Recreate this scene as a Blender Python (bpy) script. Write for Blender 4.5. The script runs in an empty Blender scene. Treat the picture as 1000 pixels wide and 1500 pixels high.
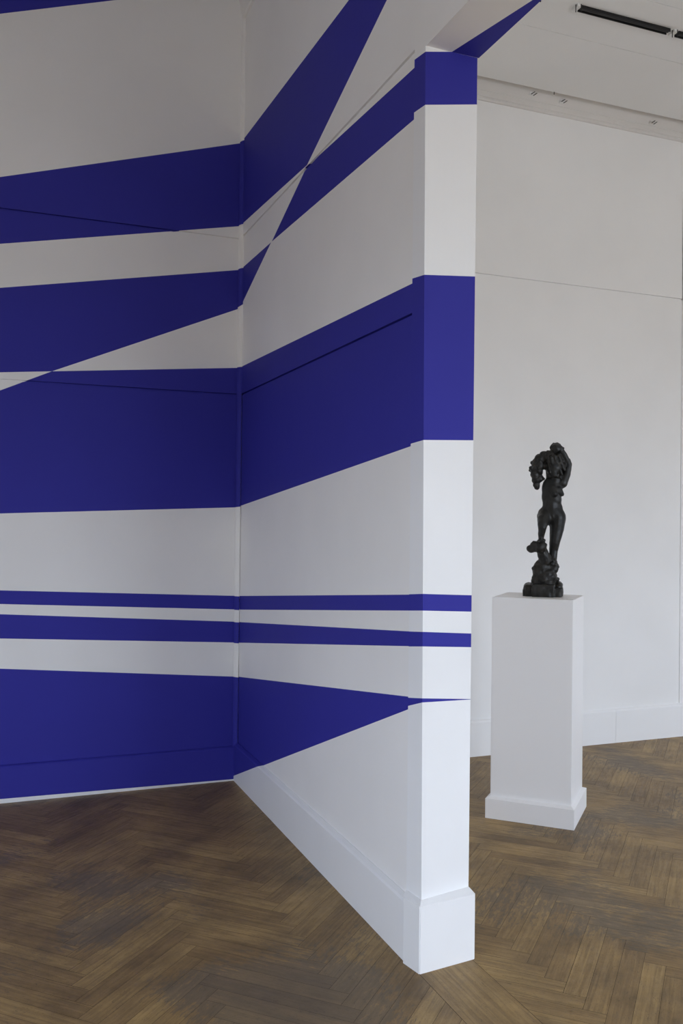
import bpy, bmesh, math, random
from mathutils import Vector, Matrix, noise
from mathutils.geometry import intersect_point_tri_2d

random.seed(7)
C = bpy.context.scene.collection
S = bpy.context.scene

# ------------------------------------------------------------------ materials
def mat(name, color, rough=0.6, spec=0.3):
    m = bpy.data.materials.new(name); m.use_nodes = True
    b = m.node_tree.nodes['Principled BSDF']
    b.inputs['Base Color'].default_value = (*color, 1)
    b.inputs['Roughness'].default_value = rough
    b.inputs['Specular IOR Level'].default_value = spec
    return m, m.node_tree, b

def plaster(name, color, rough=0.65, spec=0.25, mottling=0.025, bump=0.12, scale=9.0):
    """painted plaster: faint mottling and a fine roller texture"""
    m, t, b = mat(name, color, rough, spec)
    N, K = t.nodes, t.links
    tc = N.new('ShaderNodeTexCoord')
    n1 = N.new('ShaderNodeTexNoise'); n1.inputs['Scale'].default_value = 1.7; n1.inputs['Detail'].default_value = 4
    K.new(tc.outputs['Object'], n1.inputs['Vector'])
    r = N.new('ShaderNodeValToRGB')
    r.color_ramp.elements[0].position = .3; r.color_ramp.elements[1].position = .7
    r.color_ramp.elements[0].color = (*[c*(1-mottling) for c in color], 1)
    r.color_ramp.elements[1].color = (*[min(1, c*(1+mottling)) for c in color], 1)
    K.new(n1.outputs['Fac'], r.inputs['Fac']); K.new(r.outputs['Color'], b.inputs['Base Color'])
    n2 = N.new('ShaderNodeTexNoise'); n2.inputs['Scale'].default_value = scale; n2.inputs['Detail'].default_value = 5
    K.new(tc.outputs['Object'], n2.inputs['Vector'])
    bp = N.new('ShaderNodeBump'); bp.inputs['Strength'].default_value = bump; bp.inputs['Distance'].default_value = .01
    K.new(n2.outputs['Fac'], bp.inputs['Height']); K.new(bp.outputs['Normal'], b.inputs['Normal'])
    return m

WHITE = plaster('white_wall_paint', (.876, .860, .842))
GALLERY = plaster('white_gallery_paint', (.865, .862, .858))
BLUE = plaster('ultramarine_paint', (.037, .036, .322), rough=.62, spec=.15)
GLOSS = plaster('white_woodwork_paint', (.87, .87, .872), rough=.45, spec=.35, bump=.04)
CEIL = plaster('ceiling_paint', (.85, .848, .842))
CORNICE = plaster('grey_cornice_paint', (.74, .72, .70), mottling=.05)  # greyer and darker than the ceiling paint
CEIL_GREY = plaster('low_bounce_ceiling_paint', (.62, .62, .63))  # unseen ceiling, greyed to bounce less light onto the upper walls
PEDW = plaster('pedestal_lacquer', (.90, .895, .902), rough=.42, spec=.4, mottling=.008, bump=.02)
BLACK = mat('black_enamel', (.012, .012, .013), .4)[0]
DARKROD = mat('dark_steel', (.02, .02, .02), .5)[0]
CLIPW = mat('white_plastic', (.78, .78, .77), .45)[0]
SEAM = mat('parquet_underlay', (.03, .02, .014), .8)[0]

def bronze(name, c0, c1):
    m, t, b = mat(name, c0, .42, .5)
    N, K = t.nodes, t.links
    b.inputs['Metallic'].default_value = .35
    tc = N.new('ShaderNodeTexCoord')
    n = N.new('ShaderNodeTexNoise'); n.inputs['Scale'].default_value = 22; n.inputs['Detail'].default_value = 6
    K.new(tc.outputs['Object'], n.inputs['Vector'])
    r = N.new('ShaderNodeValToRGB')
    r.color_ramp.elements[0].position = .35; r.color_ramp.elements[1].position = .75
    r.color_ramp.elements[0].color = (*c0, 1); r.color_ramp.elements[1].color = (*c1, 1)
    K.new(n.outputs['Fac'], r.inputs['Fac']); K.new(r.outputs['Color'], b.inputs['Base Color'])
    n2 = N.new('ShaderNodeTexNoise'); n2.inputs['Scale'].default_value = 90; n2.inputs['Detail'].default_value = 4
    K.new(tc.outputs['Object'], n2.inputs['Vector'])
    bp = N.new('ShaderNodeBump'); bp.inputs['Strength'].default_value = .35; bp.inputs['Distance'].default_value = .004
    K.new(n2.outputs['Fac'], bp.inputs['Height']); K.new(bp.outputs['Normal'], b.inputs['Normal'])
    return m
BRONZE = bronze('dark_bronze', (.012, .0125, .0125), (.030, .031, .031))
BRONZE_ROUGH = bronze('dark_bronze_rough', (.011, .011, .0105), (.030, .029, .027))

def parquet():
    m, t, b = mat('oak_parquet', (.2, .13, .07), .42, .35)
    N, K = t.nodes, t.links
    uv = N.new('ShaderNodeUVMap'); uv.uv_map = 'grain'
    at = N.new('ShaderNodeAttribute'); at.attribute_name = 'tone'; at.attribute_type = 'GEOMETRY'
    tc = N.new('ShaderNodeTexCoord')
    # grain stretched along the plank
    mp = N.new('ShaderNodeMapping'); mp.inputs['Scale'].default_value = (2.2, 42, 1)
    K.new(uv.outputs['UV'], mp.inputs['Vector'])
    g = N.new('ShaderNodeTexNoise'); g.inputs['Scale'].default_value = 1.6; g.inputs['Detail'].default_value = 6
    g.inputs['Distortion'].default_value = .9
    K.new(mp.outputs['Vector'], g.inputs['Vector'])
    # plank tone
    r1 = N.new('ShaderNodeValToRGB')
    e = r1.color_ramp.elements
    e[0].position = 0; e[0].color = (.228, .151, .066, 1)
    e[1].position = 1; e[1].color = (.375, .262, .112, 1)
    x = e.new(.5); x.color = (.300, .205, .089, 1)
    K.new(at.outputs['Fac'], r1.inputs['Fac'])
    # grain multiplies
    r2 = N.new('ShaderNodeValToRGB')
    r2.color_ramp.elements[0].position = .30; r2.color_ramp.elements[0].color = (.72, .70, .68, 1)
    r2.color_ramp.elements[1].position = .62; r2.color_ramp.elements[1].color = (1.08, 1.08, 1.08, 1)
    K.new(g.outputs['Fac'], r2.inputs['Fac'])
    mx = N.new('ShaderNodeMix'); mx.data_type = 'RGBA'; mx.blend_type = 'MULTIPLY'; mx.inputs[0].default_value = 1
    K.new(r1.outputs['Color'], mx.inputs[6]); K.new(r2.outputs['Color'], mx.inputs[7])
    # varnish unevenly yellowed across the boards
    h = N.new('ShaderNodeTexNoise'); h.inputs['Scale'].default_value = 3.2; h.inputs['Detail'].default_value = 5; h.inputs['Roughness'].default_value = .65
    K.new(tc.outputs['Object'], h.inputs['Vector'])
    r5 = N.new('ShaderNodeValToRGB')
    r5.color_ramp.elements[0].position = .36; r5.color_ramp.elements[0].color = (.66, .62, .60, 1)
    r5.color_ramp.elements[1].position = .64; r5.color_ramp.elements[1].color = (1.16, 1.10, 1.0, 1)
    K.new(h.outputs['Fac'], r5.inputs['Fac'])
    m0 = N.new('ShaderNodeMix'); m0.data_type = 'RGBA'; m0.blend_type = 'MULTIPLY'; m0.inputs[0].default_value = 1
    K.new(mx.outputs[2], m0.inputs[6]); K.new(r5.outputs['Color'], m0.inputs[7])
    # worn places: varnish gone, dirt trodden into the open grain in ragged speckles
    w = N.new('ShaderNodeTexNoise'); w.inputs['Scale'].default_value = 1.5; w.inputs['Detail'].default_value = 3
    K.new(tc.outputs['Object'], w.inputs['Vector'])
    mw = N.new('ShaderNodeMapping'); mw.inputs['Scale'].default_value = (16, 60, 1)
    K.new(uv.outputs['UV'], mw.inputs['Vector'])
    w2 = N.new('ShaderNodeTexNoise'); w2.inputs['Scale'].default_value = 1.0; w2.inputs['Detail'].default_value = 8; w2.inputs['Roughness'].default_value = .72
    K.new(mw.outputs['Vector'], w2.inputs['Vector'])
    ad = N.new('ShaderNodeMath'); ad.operation = 'MULTIPLY_ADD'; ad.inputs[1].default_value = .75
    K.new(w2.outputs['Fac'], ad.inputs[0]); K.new(w.outputs['Fac'], ad.inputs[2])
    # the most trodden spots in front of the partition
    last = ad
    for px, py, rad, k in ((.86, 2.66, .50, .20), (.42, 3.38, .30, .15)):
        dv = N.new('ShaderNodeVectorMath'); dv.operation = 'DISTANCE'; dv.inputs[1].default_value = (px, py, 0)
        K.new(tc.outputs['Object'], dv.inputs[0])
        md = N.new('ShaderNodeMapRange'); md.interpolation_type = 'SMOOTHSTEP'
        md.inputs[1].default_value = rad*.2; md.inputs[2].default_value = rad; md.inputs[3].default_value = k; md.inputs[4].default_value = 0
        K.new(dv.outputs['Value'], md.inputs[0])
        sm = N.new('ShaderNodeMath'); sm.operation = 'ADD'
        K.new(last.outputs[0], sm.inputs[0]); K.new(md.outputs[0], sm.inputs[1]); last = sm
    ad = last
    r3 = N.new('ShaderNodeValToRGB')
    r3.color_ramp.elements[0].position = .96; r3.color_ramp.elements[0].color = (0, 0, 0, 1)
    r3.color_ramp.elements[1].position = 1.12; r3.color_ramp.elements[1].color = (.55, .55, .55, 1)
    K.new(ad.outputs[0], r3.inputs['Fac'])
    m2 = N.new('ShaderNodeMix'); m2.data_type = 'RGBA'; m2.blend_type = 'MIX'
    K.new(r3.outputs['Color'], m2.inputs[0]); K.new(m0.outputs[2], m2.inputs[6]); m2.inputs[7].default_value = (.125, .108, .088, 1)
    # fine dark scratches in the dirt
    v = N.new('ShaderNodeTexNoise'); v.inputs['Scale'].default_value = 55; v.inputs['Detail'].default_value = 5; v.inputs['Distortion'].default_value = 2
    mp2 = N.new('ShaderNodeMapping'); mp2.inputs['Scale'].default_value = (1, 3.5, 1)
    K.new(uv.outputs['UV'], mp2.inputs['Vector']); K.new(mp2.outputs['Vector'], v.inputs['Vector'])
    r4 = N.new('ShaderNodeValToRGB')
    r4.color_ramp.elements[0].position = .30; r4.color_ramp.elements[0].color = (.50, .50, .52, 1)
    r4.color_ramp.elements[1].position = .42; r4.color_ramp.elements[1].color = (1, 1, 1, 1)
    K.new(v.outputs['Fac'], r4.inputs['Fac'])
    m3 = N.new('ShaderNodeMix'); m3.data_type = 'RGBA'; m3.blend_type = 'MULTIPLY'; m3.inputs[0].default_value = .8
    K.new(m2.outputs[2], m3.inputs[6]); K.new(r4.outputs['Color'], m3.inputs[7])
    K.new(m3.outputs[2], b.inputs['Base Color'])
    rr = N.new('ShaderNodeMapRange'); rr.inputs[1].default_value = .3; rr.inputs[2].default_value = .7
    rr.inputs[3].default_value = .36; rr.inputs[4].default_value = .58
    K.new(w2.outputs['Fac'], rr.inputs[0]); K.new(rr.outputs[0], b.inputs['Roughness'])
    bp = N.new('ShaderNodeBump'); bp.inputs['Strength'].default_value = .2; bp.inputs['Distance'].default_value = .003
    K.new(g.outputs['Fac'], bp.inputs['Height']); K.new(bp.outputs['Normal'], b.inputs['Normal'])
    return m
OAK = parquet()

# ------------------------------------------------------------------ helpers
def obj(name, bm, mats, parent=None, smooth=False, structure=False):
    me = bpy.data.meshes.new(name)
    bmesh.ops.recalc_face_normals(bm, faces=bm.faces[:])
    bm.to_mesh(me); bm.free()
    for m in (mats if isinstance(mats, (list, tuple)) else [mats]): me.materials.append(m)
    if smooth:
        for p in me.polygons: p.use_smooth = True
    o = bpy.data.objects.new(name, me); C.objects.link(o)
    if parent: o.parent = parent
    if structure: o['kind'] = 'structure'
    return o

def thing(name, label, cat, loc, rotz=0, group=None):
    o = bpy.data.objects.new(name, None); C.objects.link(o)
    o.location = loc; o.rotation_euler = (0, 0, rotz)
    o['label'] = label; o['category'] = cat
    if group: o['group'] = group
    return o

def box(bm, x0, x1, y0, y1, z0, z1):
    v = [bm.verts.new((x, y, z)) for z in (z0, z1) for y in (y0, y1) for x in (x0, x1)]
    for f in ((0,1,3,2),(4,6,7,5),(0,4,5,1),(2,3,7,6),(0,2,6,4),(1,5,7,3)):
        bm.faces.new([v[i] for i in f])

def sweep_x(bm, prof, x0, x1):
    """closed profile of (y, z) swept along x"""
    a = [bm.verts.new((x0, y, z)) for y, z in prof]; b = [bm.verts.new((x1, y, z)) for y, z in prof]
    n = len(prof)
    for i in range(n): bm.faces.new((a[i], a[(i+1) % n], b[(i+1) % n], b[i]))
    caps = [bm.faces.new(a[::-1]), bm.faces.new(b)]
    bmesh.ops.triangulate(bm, faces=caps)

def sweep_y(bm, prof, y0, y1):
    a = [bm.verts.new((x, y0, z)) for x, z in prof]; b = [bm.verts.new((x, y1, z)) for x, z in prof]
    n = len(prof)
    for i in range(n): bm.faces.new((a[i], a[(i+1) % n], b[(i+1) % n], b[i]))
    caps = [bm.faces.new(a[::-1]), bm.faces.new(b)]
    bmesh.ops.triangulate(bm, faces=caps)

def inside(p, poly):
    x, y = p; c = False; n = len(poly)
    for i in range(n):
        (x0, y0), (x1, y1) = poly[i], poly[(i+1) % n]
        if (y0 > y) != (y1 > y) and x < (x1-x0)*(y-y0)/(y1-y0)+x0: c = not c
    return c

def paint(bm, axis, facing, polys):
    """cut the surface along the edges of the painted shapes and give the faces inside the second material.
    axis: 'x' or 'y' is the horizontal coordinate of the shapes, the other coordinate is z"""
    u = 0 if axis == 'x' else 1
    for poly in polys:
        n = len(poly)
        for i in range(n):
            (u0, z0), (u1, z1) = poly[i], poly[(i+1) % n]
            du, dz = u1-u0, z1-z0
            no = [0, 0, -du]; no[u] = dz
            co = [0, 0, z0]; co[u] = u0
            bmesh.ops.bisect_plane(bm, geom=bm.verts[:]+bm.edges[:]+bm.faces[:], dist=1e-6, plane_co=co, plane_no=Vector(no).normalized())
    bmesh.ops.recalc_face_normals(bm, faces=bm.faces[:])
    fv = Vector(facing)
    for f in bm.faces:
        c = f.calc_center_median()
        if f.normal.dot(fv) > -.05 and any(inside((c[u], c.z), p) for p in polys): f.material_index = 1

def ext(p, q, u):
    """point at u on the line through p and q"""
    return (u, p[1]+(q[1]-p[1])*(u-p[0])/(q[0]-p[0]))

# ------------------------------------------------------------------ the painted bands (metres along the wall, metres up)
U0 = -1.2
L_POLYS = [
    [ext((.0412,4.1334),(.6569,4.347),U0), (1.4084,4.6071), (1.406,4.80), ext((.0367,4.4603),(1.406,4.7941),U0)],
    [ext((.0528,3.2792),(1.3385,3.6713),U0), (1.3385,3.6713), (1.3446,3.1897), ext((.0576,2.9278),(1.3446,3.1897),U0)],
    [ext((.0607,2.6966),(1.3478,2.9371),U0), (1.3478,2.9371), (1.3425,2.7154), (.3261,2.2762), ext((.0668,2.2524),(.3261,2.2762),U0)],
    [ext((.0681,2.1575),(.3261,2.2762),U0), (.3261,2.2762), (1.3387,2.37), (1.3328,1.5651), ext((.0768,1.5133),(1.3328,1.5651),U0)],
    [ext((.0823,1.1092),(1.3312,1.0548),U0), (1.3312,1.0548), (1.3322,.9764), ext((.0833,1.0377),(1.3322,.9764),U0)],
    [ext((.084,.984),(1.3331,.9058),U0), (1.3331,.9058), (1.3346,.7861), ext((.0858,.8572),(1.3346,.7861),U0)],
    [ext((.0879,.6999),(1.337,.5921),U0), (1.36,.590), (1.36,.0084), ext((.0971,.0235),(1.36,.0084),U0)],
]
for P in L_POLYS[1:6]:              # run under the corner bead
    for i, p in enumerate(P):
        if p[0] > 1.33: P[i] = (1.36, p[1])
W_POLYS = [
    [(5.05,3.6915), (3.4161,3.6332), (2.79,3.609), (2.79,3.509), (3.0376,3.4309), (3.9179,3.135), (5.05,3.2027)],
    [(3.9368,3.1323), (2.79,3.0702), (2.79,2.8902), (4.4719,2.9381)],
    [(5.05,2.9485), (4.4839,2.9379), (5.05,2.738)],
    [(5.05,2.376), (2.79,2.3203), (2.79,1.7594), (5.05,1.5724)],
    [(5.06,1.0533), (2.79,1.2457), (2.79,1.1906), (5.06,.9743)],
    [(5.06,.9029), (2.79,1.119), (2.79,1.0685), (5.06,.7839)],
    [(5.06,.5880), (2.79,.8945), (2.79,.8560), (5.06,.016)],
]

# ------------------------------------------------------------------ setting: walls
R1, R2 = 3.126, 2.215               # two thin grooves where the wall panels meet
bm = bmesh.new()
sweep_x(bm, [(5.05,0),(5.05,R2-.005),(5.060,R2-.004),(5.060,R2+.003),(5.047,R2+.004),(5.047,R1-.019),(5.058,R1-.018),(5.058,R1-.010),(5.044,R1-.009),(5.044,4.80),(5.25,4.80),(5.25,0)], -3.2, 1.46)
paint(bm, 'x', (0,-1,0), L_POLYS)
obj('wall_left', bm, [WHITE, BLUE], structure=True)

bm = bmesh.new()
sweep_x(bm, [(5.03,0),(5.03,.186),(5.036,.192),(5.05,.196),(5.06,.196),(5.06,0)], -3.2, 1.36)
paint(bm, 'x', (0,-1,0), L_POLYS[-1:])
obj('baseboard_left', bm, [GLOSS, BLUE], structure=True)

bm = bmesh.new()
sweep_y(bm, [(1.37,0),(1.37,R2-.005),(1.380,R2-.004),(1.380,R2+.003),(1.366,R2+.004),(1.366,R1-.003),(1.374,R1-.002),(1.374,R1+.003),(1.362,R1+.004),(1.362,4.80),(1.555,4.80),(1.555,0)], 2.80, 5.049)
paint(bm, 'y', (-1,0,0), W_POLYS)
obj('wall_center', bm, [WHITE, BLUE], structure=True)

bm = bmesh.new()
sweep_y(bm, [(1.347,0),(1.347,.200),(1.352,.208),(1.366,.216),(1.38,.216),(1.38,0)], 2.77, 5.04)
paint(bm, 'y', (-1,0,0), W_POLYS[-1:])
obj('baseboard_center', bm, [GLOSS, BLUE], structure=True)

# quarter-round bead in the inside corner
Rb = .024
def bead_bm():
    bm = bmesh.new(); n = 5
    ring = [(1.366-Rb*math.cos(math.radians(a)), 5.046-Rb*math.sin(math.radians(a))) for a in [90*i/n for i in range(n+1)]] + [(1.38, 5.06)]
    a = [bm.verts.new((x, y, 0)) for x, y in ring]; b = [bm.verts.new((x, y, 4.40)) for x, y in ring]
    for i in range(len(ring)): 
        j = (i+1) % len(ring); bm.faces.new((a[i], a[j], b[j], b[i]))
    bm.faces.new(a[::-1]); bm.faces.new(b)
    return bm
bm = bead_bm()
x0, x1 = 1.34, 1.37
BEAD = [(3.6713,3.690,3.203,3.1897), (2.9371,2.949,2.748,2.7154), (2.37,2.375,1.573,1.5651), (1.0548,1.0533,.9743,.9764), (.9058,.9029,.7839,.7861), (.5921,.588,.012,.0086)]
paint(bm, 'x', (-1,-1,0), [[(x0,a),(x1+.02,b),(x1+.02,c),(x0,d)] for a,b,c,d in BEAD])
obj('trim_1', bm, [WHITE, BLUE], structure=True)

# back wall of the next room (same plane as the left wall)
XJ = 4.583
bm = bmesh.new()
sweep_x(bm, [(5.05,0),(5.05,3.086),(5.060,3.087),(5.060,3.094),(5.048,3.095),(5.048,4.8),(5.25,4.8),(5.25,0)], 1.46, XJ-.004)
obj('wall_back', bm, GALLERY, structure=True)
bm = bmesh.new()
sweep_x(bm, [(5.052,0),(5.052,3.086),(5.060,3.087),(5.060,3.094),(5.050,3.095),(5.050,4.8),(5.25,4.8),(5.25,0)], XJ+.004, 7.6)
obj('wall_back', bm, GALLERY, structure=True)
bm = bmesh.new(); box(bm, XJ-.01, XJ+.01, 5.062, 5.2, 0, 4.8)
obj('trim_2', bm, GALLERY, structure=True)
bm = bmesh.new()
for a, b in ((1.56, 4.0222), (4.0237, 7.5)):
    sweep_x(bm, [(5.030,0),(5.030,.214),(5.034,.222),(5.046,.230),(5.06,.230),(5.06,0)], a, b)
obj('baseboard_back', bm, GLOSS, structure=True)

# moulded cornice under the ceiling of the next room
bm = bmesh.new()
prof = [(5.06,4.204),(5.036,4.206),(5.029,4.214),(5.030,4.224),(5.036,4.231),(5.030,4.238),(5.018,4.248),(5.014,4.256),(5.020,4.262),(5.012,4.275),(4.99,4.305),(4.955,4.345),(4.90,4.37),(4.83,4.375),(4.83,4.47),(5.06,4.47)]
sweep_x(bm, prof, 1.5, 7.5)
obj('trim_3', bm, CORNICE, structure=True)

# ceiling of the next room: panels with narrow joints
bm = bmesh.new()
for a, b in ((4.302,4.902),(3.846,4.298),(2.6,3.842),(1.0,2.596),(-1.0,.996),(-3.6,-1.004)):
    box(bm, 1.5, 7.6, a, b, 4.28, 4.34)
box(bm, 1.5, 7.6, -3.6, 4.896, 4.286, 4.36); box(bm, 1.5, 7.6, -3.6, 5.1, 4.44, 4.52)
obj('ceiling', bm, CEIL, structure=True)
bm = bmesh.new(); box(bm, -3.2, 1.5, -3.6, 5.2, 4.80, 4.9)
obj('ceiling', bm, CEIL_GREY, structure=True)

# cornice of the painted room
cp = [(-.02,4.386),(.012,4.388),(.018,4.395),(.022,4.42),(.030,4.47),(.048,4.53),(.09,4.60),(.16,4.65),(.16,4.80),(-.02,4.80)]
bm = bmesh.new(); sweep_y(bm, [(1.362-d, z) for d, z in cp], -3.5, 5.046)
obj('trim_4', bm, WHITE, structure=True)

# ------------------------------------------------------------------ pillar at the end of the partition
def lerp(a, b, k): return a+(b-a)*k
PB = {'S':((1.364,2.80),(1.362,2.80)), 'L':((1.3745,2.706),(1.360,2.7127)), 'R':((1.579,2.750),(1.5614,2.7153)), 'B':((1.556,2.90),(1.556,2.90))}
ZB, ZT = .226, 3.10
def pp(k, z):
    (bx, by), (tx, ty) = PB[k]; t = (z-.23)/(3.10-.23)
    return (lerp(bx, tx, t), lerp(by, ty, t), z)
BANDS = [  # z of upper and lower edge on the step edge, the front left arris and the front right arris
    ((2.3356,2.3266,2.3464),(1.7648,1.7708,1.7801)),
    ((1.2461,1.2546,1.2435),(1.1898,1.1986,1.1867)),
    ((1.1182,1.1275,1.1109),(1.0665,1.0787,1.0636)),
    ((.8906,.9052,.8836),(.8625,.8915,.8822))]
bm = bmesh.new()
def quad(pts, mi=0, n=6):
    if len(pts) == 4:
        a, b, c, d = map(Vector, pts)
        g = [[bm.verts.new(a.lerp(b, i/n).lerp(d.lerp(c, i/n), j/n)) for i in range(n+1)] for j in range(n+1)]
        for j in range(n):
            for i in range(n): bm.faces.new((g[j][i], g[j][i+1], g[j+1][i+1], g[j+1][i])).material_index = mi
        return
    f = bm.faces.new([bm.verts.new(p) for p in pts]); f.material_index = mi
rows = [(ZB,ZB,ZB,0)]
for up, lo in BANDS[::-1]:
    rows.append((*lo,1)); rows.append((*up,0))
rows.append((2.9106,2.9003,2.94,1))
for r0, r1 in zip(rows, rows[1:]):
    quad([pp('S',r0[0]),pp('L',r0[1]),pp('L',r1[1]),pp('S',r1[0])], r0[3])
    quad([pp('L',r0[1]),pp('R',r0[2]),pp('R',r1[2]),pp('L',r1[1])], r0[3])
# top band: slopes up to the arris, then straight across until it meets the soffit
quad([pp('S',2.9106),pp('L',2.9003),pp('L',3.080),pp('S',3.0943)], 1)
quad([pp('S',3.0943),pp('L',3.080),pp('L',ZT),pp('S',ZT)])
l, r = Vector(pp('L',ZT)), Vector(pp('R',ZT)); mid = tuple(l.lerp(r, .49))
quad([pp('L',2.9003),pp('R',2.94),pp('R',ZT),mid,pp('L',3.080)], 1)
quad([pp('L',3.080),mid,pp('L',ZT)])
quad([pp('R',ZB),pp('B',ZB),pp('B',ZT),pp('R',ZT)]); quad([pp('B',ZB),(1.40,2.812,ZB),(1.40,2.812,ZT),pp('B',ZT)])
quad([(1.40,2.812,ZB),pp('S',ZB),pp('S',ZT),(1.40,2.812,ZT)])
quad([pp('S',ZT),pp('L',ZT),pp('R',ZT),pp('B',ZT),(1.40,2.812,ZT)])
bmesh.ops.remove_doubles(bm, verts=bm.verts[:], dist=1e-5)
obj('trim_5', bm, [GLOSS, BLUE], structure=True)

def prism(bm, quad_xy, z0, z1, inset_xy=None, z2=None):
    a = [bm.verts.new((x, y, z0)) for x, y in quad_xy]; b = [bm.verts.new((x, y, z1)) for x, y in quad_xy]
    n = len(a)
    for i in range(n): bm.faces.new((a[i], a[(i+1) % n], b[(i+1) % n], b[i]))
    bm.faces.new(a[::-1])
    if inset_xy:
        c = [bm.verts.new((x, y, z2)) for x, y in inset_xy]
        for i in range(n): bm.faces.new((b[i], b[(i+1) % n], c[(i+1) % n], c[i]))
        bm.faces.new(c)
    else: bm.faces.new(b)

# plinth block round the foot of the pillar
bm = bmesh.new()
prism(bm, [(1.357,2.680),(1.583,2.709),(1.598,2.90),(1.372,2.90),(1.372,2.778),(1.3392,2.772)], 0, .222,
          [(1.3720,2.704),(1.578,2.742),(1.575,2.90),(1.374,2.90),(1.374,2.80),(1.361,2.797)], .233)
bmesh.ops.bevel(bm, geom=[e for e in bm.edges if abs((e.verts[0].co-e.verts[1].co).normalized().z) > .99], offset=.003, segments=2, affect='EDGES')
obj('baseboard_pillar', bm, GLOSS, structure=True)

# beam over the opening, level with the partition
bm = bmesh.new()
sweep_y(bm, [(1.362,3.10),(1.362,4.80),(1.562,4.80),(1.566,3.10)], -1.5, 2.80)
tri = [(1.4605,2.714),(1.60,2.714),(1.60,2.078)]
paint(bm, 'y', (-1,0,0), [[(2.80,3.609),(2.27,3.589),(2.27,3.675),(2.80,3.506)]])
for i in range(3):
    p, q = Vector(tri[i]), Vector(tri[(i+1) % 3]); d = q-p
    bmesh.ops.bisect_plane(bm, geom=bm.verts[:]+bm.edges[:]+bm.faces[:], dist=1e-6, plane_co=(p.x,p.y,0), plane_no=Vector((d.y,-d.x,0)).normalized())
bmesh.ops.recalc_face_normals(bm, faces=bm.faces[:])
for f in bm.faces:
    c = f.calc_center_median()
    if f.normal.z < -.9 and inside((c.x, c.y), tri): f.material_index = 1
obj('trim_6', bm, [WHITE, BLUE], structure=True)
bm = bmesh.new(); box(bm, 1.362, 1.562, -3.5, -1.5, 0, 4.8)
obj('wall_near', bm, WHITE, structure=True)

# outer shell behind the camera, with windows
YR = -3.5
RIGHT_WINDOWS = [(3.35,1.8,.40,2.7),(5.35,1.8,.40,2.7),(6.92,.9,.40,2.7)]
LEFT_WINDOWS = []
WINDOWS = LEFT_WINDOWS + RIGHT_WINDOWS
bm = bmesh.new()
xs = [-3.2]
for cx, w, z0, z1 in WINDOWS: xs += [cx-w/2, cx+w/2]
xs.append(7.6)
for i in range(len(xs)-1):
    if i % 2 == 0: box(bm, xs[i], xs[i+1], YR-.25, YR, 0, 4.8)
    else:
        box(bm, xs[i], xs[i+1], YR-.25, YR, 0, .40); box(bm, xs[i], xs[i+1], YR-.25, YR, 2.7, 4.8)
obj('wall_rear', bm, WHITE, structure=True)
for n, (cx, w, z0, z1) in enumerate(WINDOWS):
    bm = bmesh.new(); a, b = cx-w/2, cx+w/2; f = .05
    for x in (a, cx-f/2, b-f): box(bm, x, x+f, YR-.16, YR-.10, z0, z1)
    for z in (z0, z0+(z1-z0)*.68, z1-f): box(bm, a, b, YR-.155, YR-.105, z, z+f)
    obj('window_%d' % (n+1), bm, GLOSS, structure=True)
SIDE_WINDOWS = [(-.1,2.5,.5,2.6)]       # (centre y, width, sill, head)
bm = bmesh.new(); ys = [YR-.25]
for cy, w, z0, z1 in SIDE_WINDOWS: ys += [cy-w/2, cy+w/2]
ys.append(5.25)
for i in range(len(ys)-1):
    if i % 2 == 0: box(bm, -3.4, -3.2, ys[i], ys[i+1], 0, 4.9)
    else: box(bm, -3.4, -3.2, ys[i], ys[i+1], 0, .5); box(bm, -3.4, -3.2, ys[i], ys[i+1], 2.6, 4.9)
obj('wall_outer_left', bm, WHITE, structure=True)
for n, (cy, w, z0, z1) in enumerate(SIDE_WINDOWS):
    bm = bmesh.new(); a, b = cy-w/2, cy+w/2; f = .05
    for y in (a, cy-f/2, b-f): box(bm, -3.35, -3.29, y, y+f, z0, z1)
    for z in (z0, z0+(z1-z0)*.68, z1-f): box(bm, -3.345, -3.295, a, b, z, z+f)
    obj('window_%d' % (n+len(WINDOWS)+1), bm, GLOSS, structure=True)
bm = bmesh.new(); box(bm, 7.5, 7.7, YR-.25, 5.25, 0, 4.9); obj('wall_outer_right', bm, GALLERY, structure=True)

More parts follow.
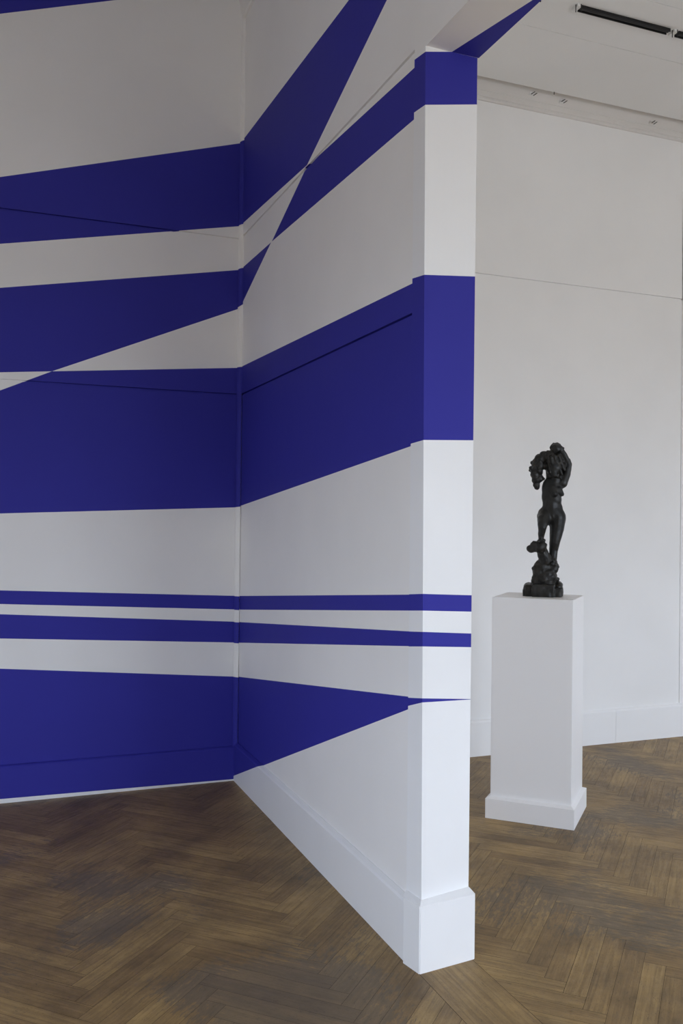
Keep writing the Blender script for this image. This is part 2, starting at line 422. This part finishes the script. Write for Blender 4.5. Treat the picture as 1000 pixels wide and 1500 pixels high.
# ------------------------------------------------------------------ herringbone floor
PW, PL = .0725, .54
s2 = math.sqrt(2)
fb = bmesh.new()
uvl = fb.loops.layers.uv.new('grain')
tone = fb.faces.layers.float.new('tone')
def plank(pts, u, v, rnd):
    """pts: the four corners; u, v along and across at each corner"""
    f = fb.faces.new([fb.verts.new((x, y, 0)) for x, y in pts])
    f[tone] = rnd.random()*.75 + .25*rnd.random()
    ou, ov = rnd.uniform(0, 40), rnd.uniform(0, 40)
    for l, (a, b) in zip(f.loops, zip(u, v)): l[uvl].uv = (ou+a, ov+b)
def herringbone(ox, oy, xmin, xmax, ymin, ymax, seed):
    rnd = random.Random(seed); g = .0005
    def W(a, b): return (ox+(a-b)/s2, oy+(a+b)/s2)
    for m in range(-8, 16):
        for k in range(-140, 140):
            a0, b0 = k*PW+m*PL, k*PW-m*PL
            for vert in (0, 1):
                if vert: a, b, la, lb = a0+PL, b0+PW-PL, PW, PL
                else: a, b, la, lb = a0, b0, PL, PW
                c = [(a+g,b+g),(a+la-g,b+g),(a+la-g,b+lb-g),(a+g,b+lb-g)]
                w = [W(*p) for p in c]
                if max(p[0] for p in w) < xmin or min(p[0] for p in w) > xmax or max(p[1] for p in w) < ymin or min(p[1] for p in w) > ymax: continue
                # clip the plank to the field
                poly = list(zip(w, [(p[1]-b, p[0]-a) if vert else (p[0]-a, p[1]-b) for p in c]))
                for ax, val, sg in ((0,xmin,1),(0,xmax,-1),(1,ymin,1),(1,ymax,-1)):
                    out = []
                    for i in range(len(poly)):
                        p, q = poly[i], poly[(i+1) % len(poly)]
                        dp, dq = sg*(p[0][ax]-val), sg*(q[0][ax]-val)
                        if dp >= 0: out.append(p)
                        if (dp >= 0) != (dq >= 0):
                            t = dp/(dp-dq)
                            out.append(((lerp(p[0][0],q[0][0],t),lerp(p[0][1],q[0][1],t)),(lerp(p[1][0],q[1][0],t),lerp(p[1][1],q[1][1],t))))
                    poly = out
                    if len(poly) < 3: break
                if len(poly) < 3: continue
                plank([p[0] for p in poly], [p[1][0] for p in poly], [p[1][1] for p in poly], rnd)
XT0, XT1 = 1.359, 1.572
# painted room: plank tips lie on x = 1.095
herringbone(1.095-2*PL/s2, 3.4665-2*PW/s2, -3.2, XT0-.0015, YR, 5.05, 3)
# next room
herringbone(1.786, 2.5705, XT1+.0015, 7.5, YR, 5.05, 11)
# the strip under the partition and the opening: long boards end to end
rnd = random.Random(5)
for y0, y1 in ((2.2,5.05),(-.4,2.198),(-3.5,-.402)):
    plank([(XT0,y0),(XT1,y0),(XT1,y1),(XT0,y1)], [0,0,y1-y0,y1-y0], [0,.21,.21,0], rnd)
for f in fb.faces: f.material_index = 0
# dark bed showing in the seams
v = [fb.verts.new(p) for p in ((-3.3,YR-.1,-.002),(7.6,YR-.1,-.002),(7.6,5.2,-.002),(-3.3,5.2,-.002))]
fb.faces.new(v).material_index = 1
me = bpy.data.meshes.new('floor')
bmesh.ops.recalc_face_normals(fb, faces=fb.faces[:])
for f in fb.faces:
    if f.normal.z < 0: f.normal_flip()
fb.to_mesh(me); fb.free()
me.materials.append(OAK); me.materials.append(SEAM)
fl = bpy.data.objects.new('floor', me); C.objects.link(fl); fl['kind'] = 'structure'

# ------------------------------------------------------------------ pedestal
PC = (2.677, 3.968); PA = math.radians(-45)
ped = thing('display_pedestal', 'tall white square pedestal with stepped base carrying the dark bronze figure', 'pedestal', (*PC, 0), PA)
def rbox(bm, x0, x1, y0, y1, z0, z1, off):
    box(bm, x0, x1, y0, y1, z0, z1)
    if off: bmesh.ops.bevel(bm, geom=bm.edges[:], offset=off, segments=2, affect='EDGES')
bm = bmesh.new(); rbox(bm, -.2015, .2015, -.178, .178, .104, 1.116, .0015)
obj('body', bm, PEDW, ped)
bm = bmesh.new()
a, b = .2205, .2045
prism(bm, [(-a,-b),(a,-b),(a,b),(-a,b)], 0, .098, [(-.2035,-.180),(.2035,-.180),(.2035,.180),(-.2035,.180)], .107)
obj('base_moulding', bm, PEDW, ped)

# a small clear label stuck on top, at the front corner
lb = thing('caption_label', 'tiny clear label on the pedestal top, in front of the sculpture', 'label', (2.713, 3.752, 1.116), PA)
bm = bmesh.new(); box(bm, -.017, .017, -.009, .009, 0, .0012)
obj('card', bm, mat('label_card', (.52, .50, .47), .35)[0], lb)

# ------------------------------------------------------------------ sculpture
def round_cone(bm, p, q, r0, r1, fl=1.0, seg=14):
    """tapered limb with round ends; fl squeezes it front to back"""
    p, q = Vector(p), Vector(q); d = q-p; L = d.length
    z = d.normalized() if L > 1e-6 else Vector((0,0,1))
    rings = []
    for i in range(6):
        a = -math.pi/2+i*(math.pi/2)/5; rings.append((r0*math.sin(a), r0*math.cos(a)))
    for i in range(6):
        a = i*(math.pi/2)/5; rings.append((L+r1*math.sin(a), r1*math.cos(a)))
    X = z.orthogonal().normalized(); Y = z.cross(X)
    vs = []
    for h, r in rings:
        vs.append([bm.verts.new(p+z*h+X*(r*math.cos(2*math.pi*k/seg))+Y*(r*math.sin(2*math.pi*k/seg))) for k in range(seg)])
    for A, B in zip(vs, vs[1:]):
        for k in range(seg): bm.faces.new((A[k], A[(k+1) % seg], B[(k+1) % seg], B[k]))
    bm.faces.new(vs[0][::-1]); bm.faces.new(vs[-1])
def ball(bm, c, r, sy=1.0, sz=1.0, sx=1.0):
    g = bmesh.ops.create_icosphere(bm, subdivisions=3, radius=1.0)
    for v in g['verts']: v.co = Vector((c[0]+v.co.x*r*sx, c[1]+v.co.y*r*sy, c[2]+v.co.z*r*sz))
U = .000617
def sc(x, z, y=0): return Vector(((x-395)*U, y*U, (1405-z)*U))
def remeshed(name, bm, m, parent, voxel, smooth_it, lump=0.0, lscale=40, fine=0.0):
    me = bpy.data.meshes.new(name+'_raw'); bmesh.ops.recalc_face_normals(bm, faces=bm.faces[:]); bm.to_mesh(me); bm.free()
    o = bpy.data.objects.new(name, me); C.objects.link(o)
    r = o.modifiers.new('r', 'REMESH'); r.mode = 'VOXEL'; r.voxel_size = voxel
    s = o.modifiers.new('s', 'SMOOTH'); s.iterations = smooth_it; s.factor = .5
    dg = bpy.context.evaluated_depsgraph_get(); dg.update()
    ev = o.evaluated_get(dg); nm = bpy.data.meshes.new_from_object(ev)
    o.modifiers.clear(); o.data = nm; bpy.data.meshes.remove(me); nm.name = name
    if lump or fine:
        ns = [v.normal.copy() for v in nm.vertices]
        for v, n in zip(nm.vertices, ns):
            d = lump*noise.noise(v.co*lscale) + fine*noise.noise(v.co*lscale*2.7+Vector((5,3,1)))
            v.co += n*d
    nm.materials.clear(); nm.materials.append(m)
    for p in nm.polygons: p.use_smooth = True
    o.parent = parent
    return o

SX, SYW = 2.729, 3.930
VA = math.atan2(SYW, SX) - math.pi/2                # its front faces the opening between the rooms
st = thing('bronze_sculpture', 'dark bronze standing figure with arms over bent head, on the white pedestal', 'sculpture', (SX, SYW, 1.116), VA)
# --- figure: one continuous body
bm = bmesh.new()
# pelvis, belly, waist, ribs
round_cone(bm, sc(350,735,8), sc(432,740,8), 72*U, 72*U); round_cone(bm, sc(392,560,0), sc(392,730,4), 66*U, 78*U); ball(bm, sc(392,735,5), 103*U, .70, .78); ball(bm, sc(394,680,0), 88*U, .70, 1.1)
ball(bm, sc(391,622,0), 78*U, .70, 1.5); ball(bm, sc(386,560,4), 82*U, .72, 1.4); ball(bm, sc(390,505,5), 86*U, .72, 1.3)
ball(bm, sc(402,452,10), 72*U, .72, .8)
round_cone(bm, sc(355,480,10), sc(345,600,10), 42*U, 36*U)
round_cone(bm, sc(400,690,4), sc(432,735,4), 76*U, 74*U)
# buttocks
ball(bm, sc(312,735,45), 44*U, 1, 1.2); ball(bm, sc(440,760,45), 58*U, 1, 1.1)
# breasts
round_cone(bm, sc(442,515,-28), sc(472,550,-42), 36*U, 19*U); round_cone(bm, sc(395,505,-34), sc(412,548,-66), 40*U, 24*U)
ball(bm, sc(405,590,-14), 66*U, .85, 1.1)
# standing leg, to the right
round_cone(bm, sc(436,745,0), sc(432,840,0), 72*U, 60*U); round_cone(bm, sc(432,840,0), sc(416,950,-8), 60*U, 45*U)
round_cone(bm, sc(416,950,-8), sc(408,1010,12), 45*U, 38*U); round_cone(bm, sc(408,1000,12), sc(404,1110,0), 38*U, 31*U)
round_cone(bm, sc(404,1112,0), sc(402,1128,-70), 28*U, 20*U)
# raised leg, to the left: thigh comes forward, shin drops to the rock
round_cone(bm, sc(338,715,0), sc(318,800,-110), 64*U, 44*U); round_cone(bm, sc(318,760,-70), sc(316,826,-125), 48*U, 37*U)
round_cone(bm, sc(316,826,-125), sc(308,880,-100), 36*U, 29*U); round_cone(bm, sc(308,880,-100), sc(305,925,-90), 29*U, 22*U)
round_cone(bm, sc(305,928,-90), sc(285,944,-150), 22*U, 15*U)
# neck and bowed head
round_cone(bm, sc(415,430,5), sc(408,370,-15), 52*U, 42*U)
ball(bm, sc(405,330,-35), 66*U, .95, 1.1); round_cone(bm, sc(400,372,-70), sc(408,395,-80), 26*U, 20*U)
# arm on the right: upper arm up to the elbow, forearm back over the head
round_cone(bm, sc(448,468,10), sc(478,455,0), 46*U, 42*U); round_cone(bm, sc(478,455,0), sc(508,380,-5), 40*U, 34*U)
round_cone(bm, sc(508,380,-5), sc(526,302,0), 34*U, 25*U); round_cone(bm, sc(526,300,0), sc(485,220,-15), 27*U, 26*U)
round_cone(bm, sc(485,225,-15), sc(455,168,-20), 27*U, 23*U)
# hand clasped on the crown, with fingers
ball(bm, sc(425,158,-20), 40*U, .8, .85, 1.15)
for i, (a, b, y) in enumerate(((402,134,-40),(412,146,-52),(418,162,-58),(424,180,-56))):
    round_cone(bm, sc(448,150+i*10,y+10), sc(a+10,b+6,y), 13*U, 12*U); round_cone(bm, sc(a+10,b+6,y), sc(a-16,b+22,y+10), 12*U, 10*U)
round_cone(bm, sc(462,160,-30), sc(482,166,-35), 14*U, 10*U)
# arm on the left: raised from the shoulder, bent across and hanging
round_cone(bm, sc(380,440,20), sc(375,330,0), 40*U, 40*U)
round_cone(bm, sc(390,250,-5), sc(320,222,-10), 46*U, 38*U)
remeshed('figure', bm, BRONZE, st, .0030, 13, .0010, 45)
# --- hair and drapery: the ragged mass over the head, falling on the left
bm = bmesh.new()
rnd = random.Random(21)
def lump(x, z, r, y=0, n=5):
    ball(bm, sc(x, z, y), r*U, .95, rnd.uniform(.85,1.1))
    for _ in range(n):
        a = rnd.uniform(0, 2*math.pi); e = rnd.uniform(-1, 1)
        ball(bm, sc(x+r*.72*math.cos(a), z+r*.72*math.sin(a)*.9, y+r*.75*e), r*rnd.uniform(.30,.42)*U)
lump(412,150,38,10,3); lump(432,140,30,10,1); lump(398,160,30,0,0)
lump(455,180,30,5,2); lump(378,218,44,-5,4); lump(430,250,66,5,4); lump(395,290,58,-30,4); lump(455,320,58,0,4)
lump(480,270,40,10,3); lump(420,380,48,-20,3); lump(378,395,34,-20,2); lump(500,290,34,5,2); lump(495,350,36,5,2); lump(470,410,32,-5,2); lump(520,270,22,0,1)
lump(325,240,46,-5,4); lump(290,250,46,-8,4); lump(262,285,40,-8,4); lump(285,310,48,-10,4)
lump(248,340,44,-10,5); lump(280,360,38,-12,3); lump(252,385,40,-12,4); lump(285,415,36,-12,4); lump(262,430,40,-12,3)
lump(262,470,30,-12,2); lump(266,494,22,-12,0); lump(345,310,40,-5,3); lump(355,205,26,-5,2)
lump(225,285,16,-8,0); lump(212,350,15,-8,0); lump(318,420,14,-10,0)
round_cone(bm, sc(405,230,-75), sc(470,390,-60), 16*U, 12*U); round_cone(bm, sc(380,250,-78), sc(420,395,-82), 15*U, 12*U)
round_cone(bm, sc(440,230,-65), sc(490,350,-40), 14*U, 12*U); round_cone(bm, sc(355,240,-60), sc(375,370,-80), 15*U, 12*U)
remeshed('hair', bm, BRONZE_ROUGH, st, .0030, 2, .0022, 60, .0013)
# --- rock
bm = bmesh.new()
lump(225,1008,36,-90,2); lump(262,985,46,-90,3); lump(300,990,52,-85,4); lump(330,975,24,-70,1); lump(325,1030,38,-50,3)
lump(250,950,15,-95,0); lump(330,935,13,-85,0)
round_cone(bm, sc(310,1020,-60), sc(345,1110,-20), 44*U, 58*U)
lump(345,1100,50,-20,3); lump(395,1120,44,-15,3); lump(420,1150,32,-10,2); lump(300,1125,34,-20,2); lump(275,1175,40,-20,2); lump(405,1175,44,-20,2)
lump(325,1180,84,0,4); lump(330,1250,96,0,3); lump(375,1230,60,-30,2)
box_c = [(238,1165),(418,1165)]
def rough_block(x0, x1, z0, z1, y0, y1):
    p, q = sc(x0, z0, y0), sc(x1, z1, y1)
    g = bmesh.ops.create_cube(bm, size=1.0)
    for v in g['verts']:
        v.co = Vector(((p.x+q.x)/2+v.co.x*abs(q.x-p.x), (p.y+q.y)/2+v.co.y*abs(q.y-p.y), (p.z+q.z)/2+v.co.z*abs(q.z-p.z)))
round_cone(bm, sc(300,1230,-20), sc(290,1330,0), 62*U, 72*U); round_cone(bm, sc(365,1220,-30), sc(360,1330,-10), 60*U, 66*U); lump(285,1200,48,-40,4); lump(262,1250,30,-40,3); lump(395,1260,36,-20,3)
rough_block(180,475,1335,1403,-70,130)
rough_block(236,416,1300,1404,-112,110)
rough_block(158,250,1352,1403,-55,120); round_cone(bm, sc(205,1340,-25), sc(208,1338,90), 42*U, 44*U); rough_block(410,488,1330,1403,-40,120); round_cone(bm, sc(448,1318,-10), sc(446,1318,90), 38*U, 40*U)
lump(440,1262,20,10,1); lump(240,1275,16,-50,0)

rock = remeshed('rock_base', bm, BRONZE_ROUGH, st, .0032, 3, .0042, 30, .0016)
for v in rock.data.vertices:
    if v.co.z < .0035: v.co.z = 0.0005

# ------------------------------------------------------------------ fittings on the ceiling and cornice of the next room
def track(name, label, x0, x1, clips, group):
    y0, y1 = 4.015, 4.053; zt = 4.28; zb = 4.262
    t = thing(name, label, 'light track', ((x0+x1)/2, 4.034, zt), 0, group)
    bm = bmesh.new(); cx = (x0+x1)/2
    # channel section, open below
    for a, b, c, d in ((y0,y1,zt-.004,zt),(y0,y0+.005,zb,zt),(y1-.005,y1,zb,zt),(y0+.014,y0+.024,zb+.004,zt)):
        box(bm, x0-cx, x1-cx, a-4.034, b-4.034, c-zt, d-zt)
    obj('rail', bm, BLACK, t)
    for x in clips:
        bm = bmesh.new()
        box(bm, x-.012-cx, x+.012-cx, -.026, .026, -.016, 0)
        k = obj('clip', bm, CLIPW, t)
        for dx, dy in ((-.015, -.012), (.008, -.028)):
            bm = bmesh.new(); round_cone(bm, (x+dx-cx, dy, -.042), (x+dx-cx, dy, -.004), .0024, .0024, seg=8)
            obj('pin', bm, DARKROD, k)
    return t
G = 'black light tracks on the ceiling of the next room'
track('light_track', 'black light track ending just beside the blue painted beam', 1.9, 2.71, [], G)
track('light_track', 'long middle black light track between two white clips on the ceiling', 2.945, 3.545, [2.927], G)
track('light_track', 'black light track running out of the photo at the upper right corner', 3.605, 4.9, [3.578], G)

def hook(x, y, z, n, label, up):
    t = thing('cornice_hook', label, 'hook', (x, y, z), 0, 'small hooks on the cornice of the next room')
    bm = bmesh.new()
    if up: box(bm, -.005, .005, -.004, .006, -.004, .004)
    else: box(bm, -.016, .016, -.004, .02, -.010, .010)
    bmesh.ops.bevel(bm, geom=bm.edges[:], offset=.002, segments=2, affect='EDGES')
    obj('plate', bm, CEIL, t)
    for k in range(n):
        bm = bmesh.new(); d = .017*k
        if up: round_cone(bm, (0,-.006,-.020), (0,-.006,.002), .0024, .0024, seg=8)
        else:
            round_cone(bm, (-.012+d,-.008,-.010-.006*k), (.010+d,-.014,.006-.006*k), .0024, .0024, seg=8)
        obj('prong', bm, DARKROD, t)
hook(3.281, 4.992, 4.2925, 2, 'leftmost small hook on the pale cornice', False)
hook(3.385, 4.905, 4.285, 1, 'small upright hook at the top edge of the pale cornice', True)
hook(3.515, 4.992, 4.2855, 2, 'small two-pronged hook on the cornice, just below the upright one', False)
hook(4.257, 4.992, 4.2735, 2, 'small hook on the cornice nearest the right edge of the photo', False)

# ------------------------------------------------------------------ daylight
wd = bpy.data.worlds.new('sky'); S.world = wd; wd.use_nodes = True
N, K = wd.node_tree.nodes, wd.node_tree.links
bg = N['Background']
tc = N.new('ShaderNodeTexCoord'); sp = N.new('ShaderNodeSeparateXYZ'); K.new(tc.outputs['Generated'], sp.inputs[0])
rp = N.new('ShaderNodeValToRGB')
e = rp.color_ramp.elements
e[0].position = .46; e[0].color = (.33, .335, .34, 1)
e[1].position = .52; e[1].color = (.79, .90, 1.07, 1)
x = e.new(1.0); x.color = (.68, .82, 1.07, 1)
mr = N.new('ShaderNodeMapRange'); mr.inputs[1].default_value = -1; mr.inputs[2].default_value = 1
K.new(sp.outputs['Z'], mr.inputs[0]); K.new(mr.outputs[0], rp.inputs['Fac']); K.new(rp.outputs['Color'], bg.inputs['Color'])
bg.inputs['Strength'].default_value = 13.0
for n, (cx, w, z0, z1) in enumerate(WINDOWS):
    ld = bpy.data.lights.new('window_portal', 'AREA'); ld.shape = 'RECTANGLE'; ld.size = w; ld.size_y = z1-z0
    ld.cycles.is_portal = True
    lo = bpy.data.objects.new('window_portal', ld); C.objects.link(lo)
    lo.location = (cx, YR-.20, (z0+z1)/2); lo.rotation_euler = (math.radians(90), 0, 0)   # shines along +y
for n, (cy, w, z0, z1) in enumerate(SIDE_WINDOWS):
    ld = bpy.data.lights.new('window_portal', 'AREA'); ld.shape = 'RECTANGLE'; ld.size = w; ld.size_y = z1-z0
    ld.cycles.is_portal = True
    lo = bpy.data.objects.new('window_portal', ld); C.objects.link(lo)
    lo.location = (-3.37, cy, (z0+z1)/2); lo.rotation_euler = (math.radians(90), 0, math.radians(-90))   # shines along +x
S.cycles.max_bounces = 12; S.cycles.diffuse_bounces = 8
S.cycles.use_denoising = True
S.cycles.sample_clamp_indirect = 8

# ------------------------------------------------------------------ camera
cd = bpy.data.cameras.new('camera'); cam = bpy.data.objects.new('camera', cd); C.objects.link(cam)
cd.sensor_fit = 'VERTICAL'; cd.sensor_height = 36; cd.lens = 36*1320.24/1500; cd.clip_start = .05
yaw, pitch, roll = .3772, .0086, .0113
r = Vector((math.cos(yaw), -math.sin(yaw), 0)); Fw = Vector((math.sin(yaw), math.cos(yaw), 0)); Z = Vector((0,0,1))
fwd = Fw*math.cos(pitch)+Z*math.sin(pitch); up = Z*math.cos(pitch)-Fw*math.sin(pitch)
R = r*math.cos(roll)+up*math.sin(roll); Up = up*math.cos(roll)-r*math.sin(roll)
M = Matrix((R, Up, -fwd)).transposed().to_4x4(); M.translation = (0, 0, 1.5)
cam.matrix_world = M
S.camera = cam
S.view_settings.view_transform = 'Standard'; S.view_settings.look = 'None'; S.view_settings.gamma = 1
S.view_settings.exposure = 0.0; S.view_settings.use_curve_mapping = False
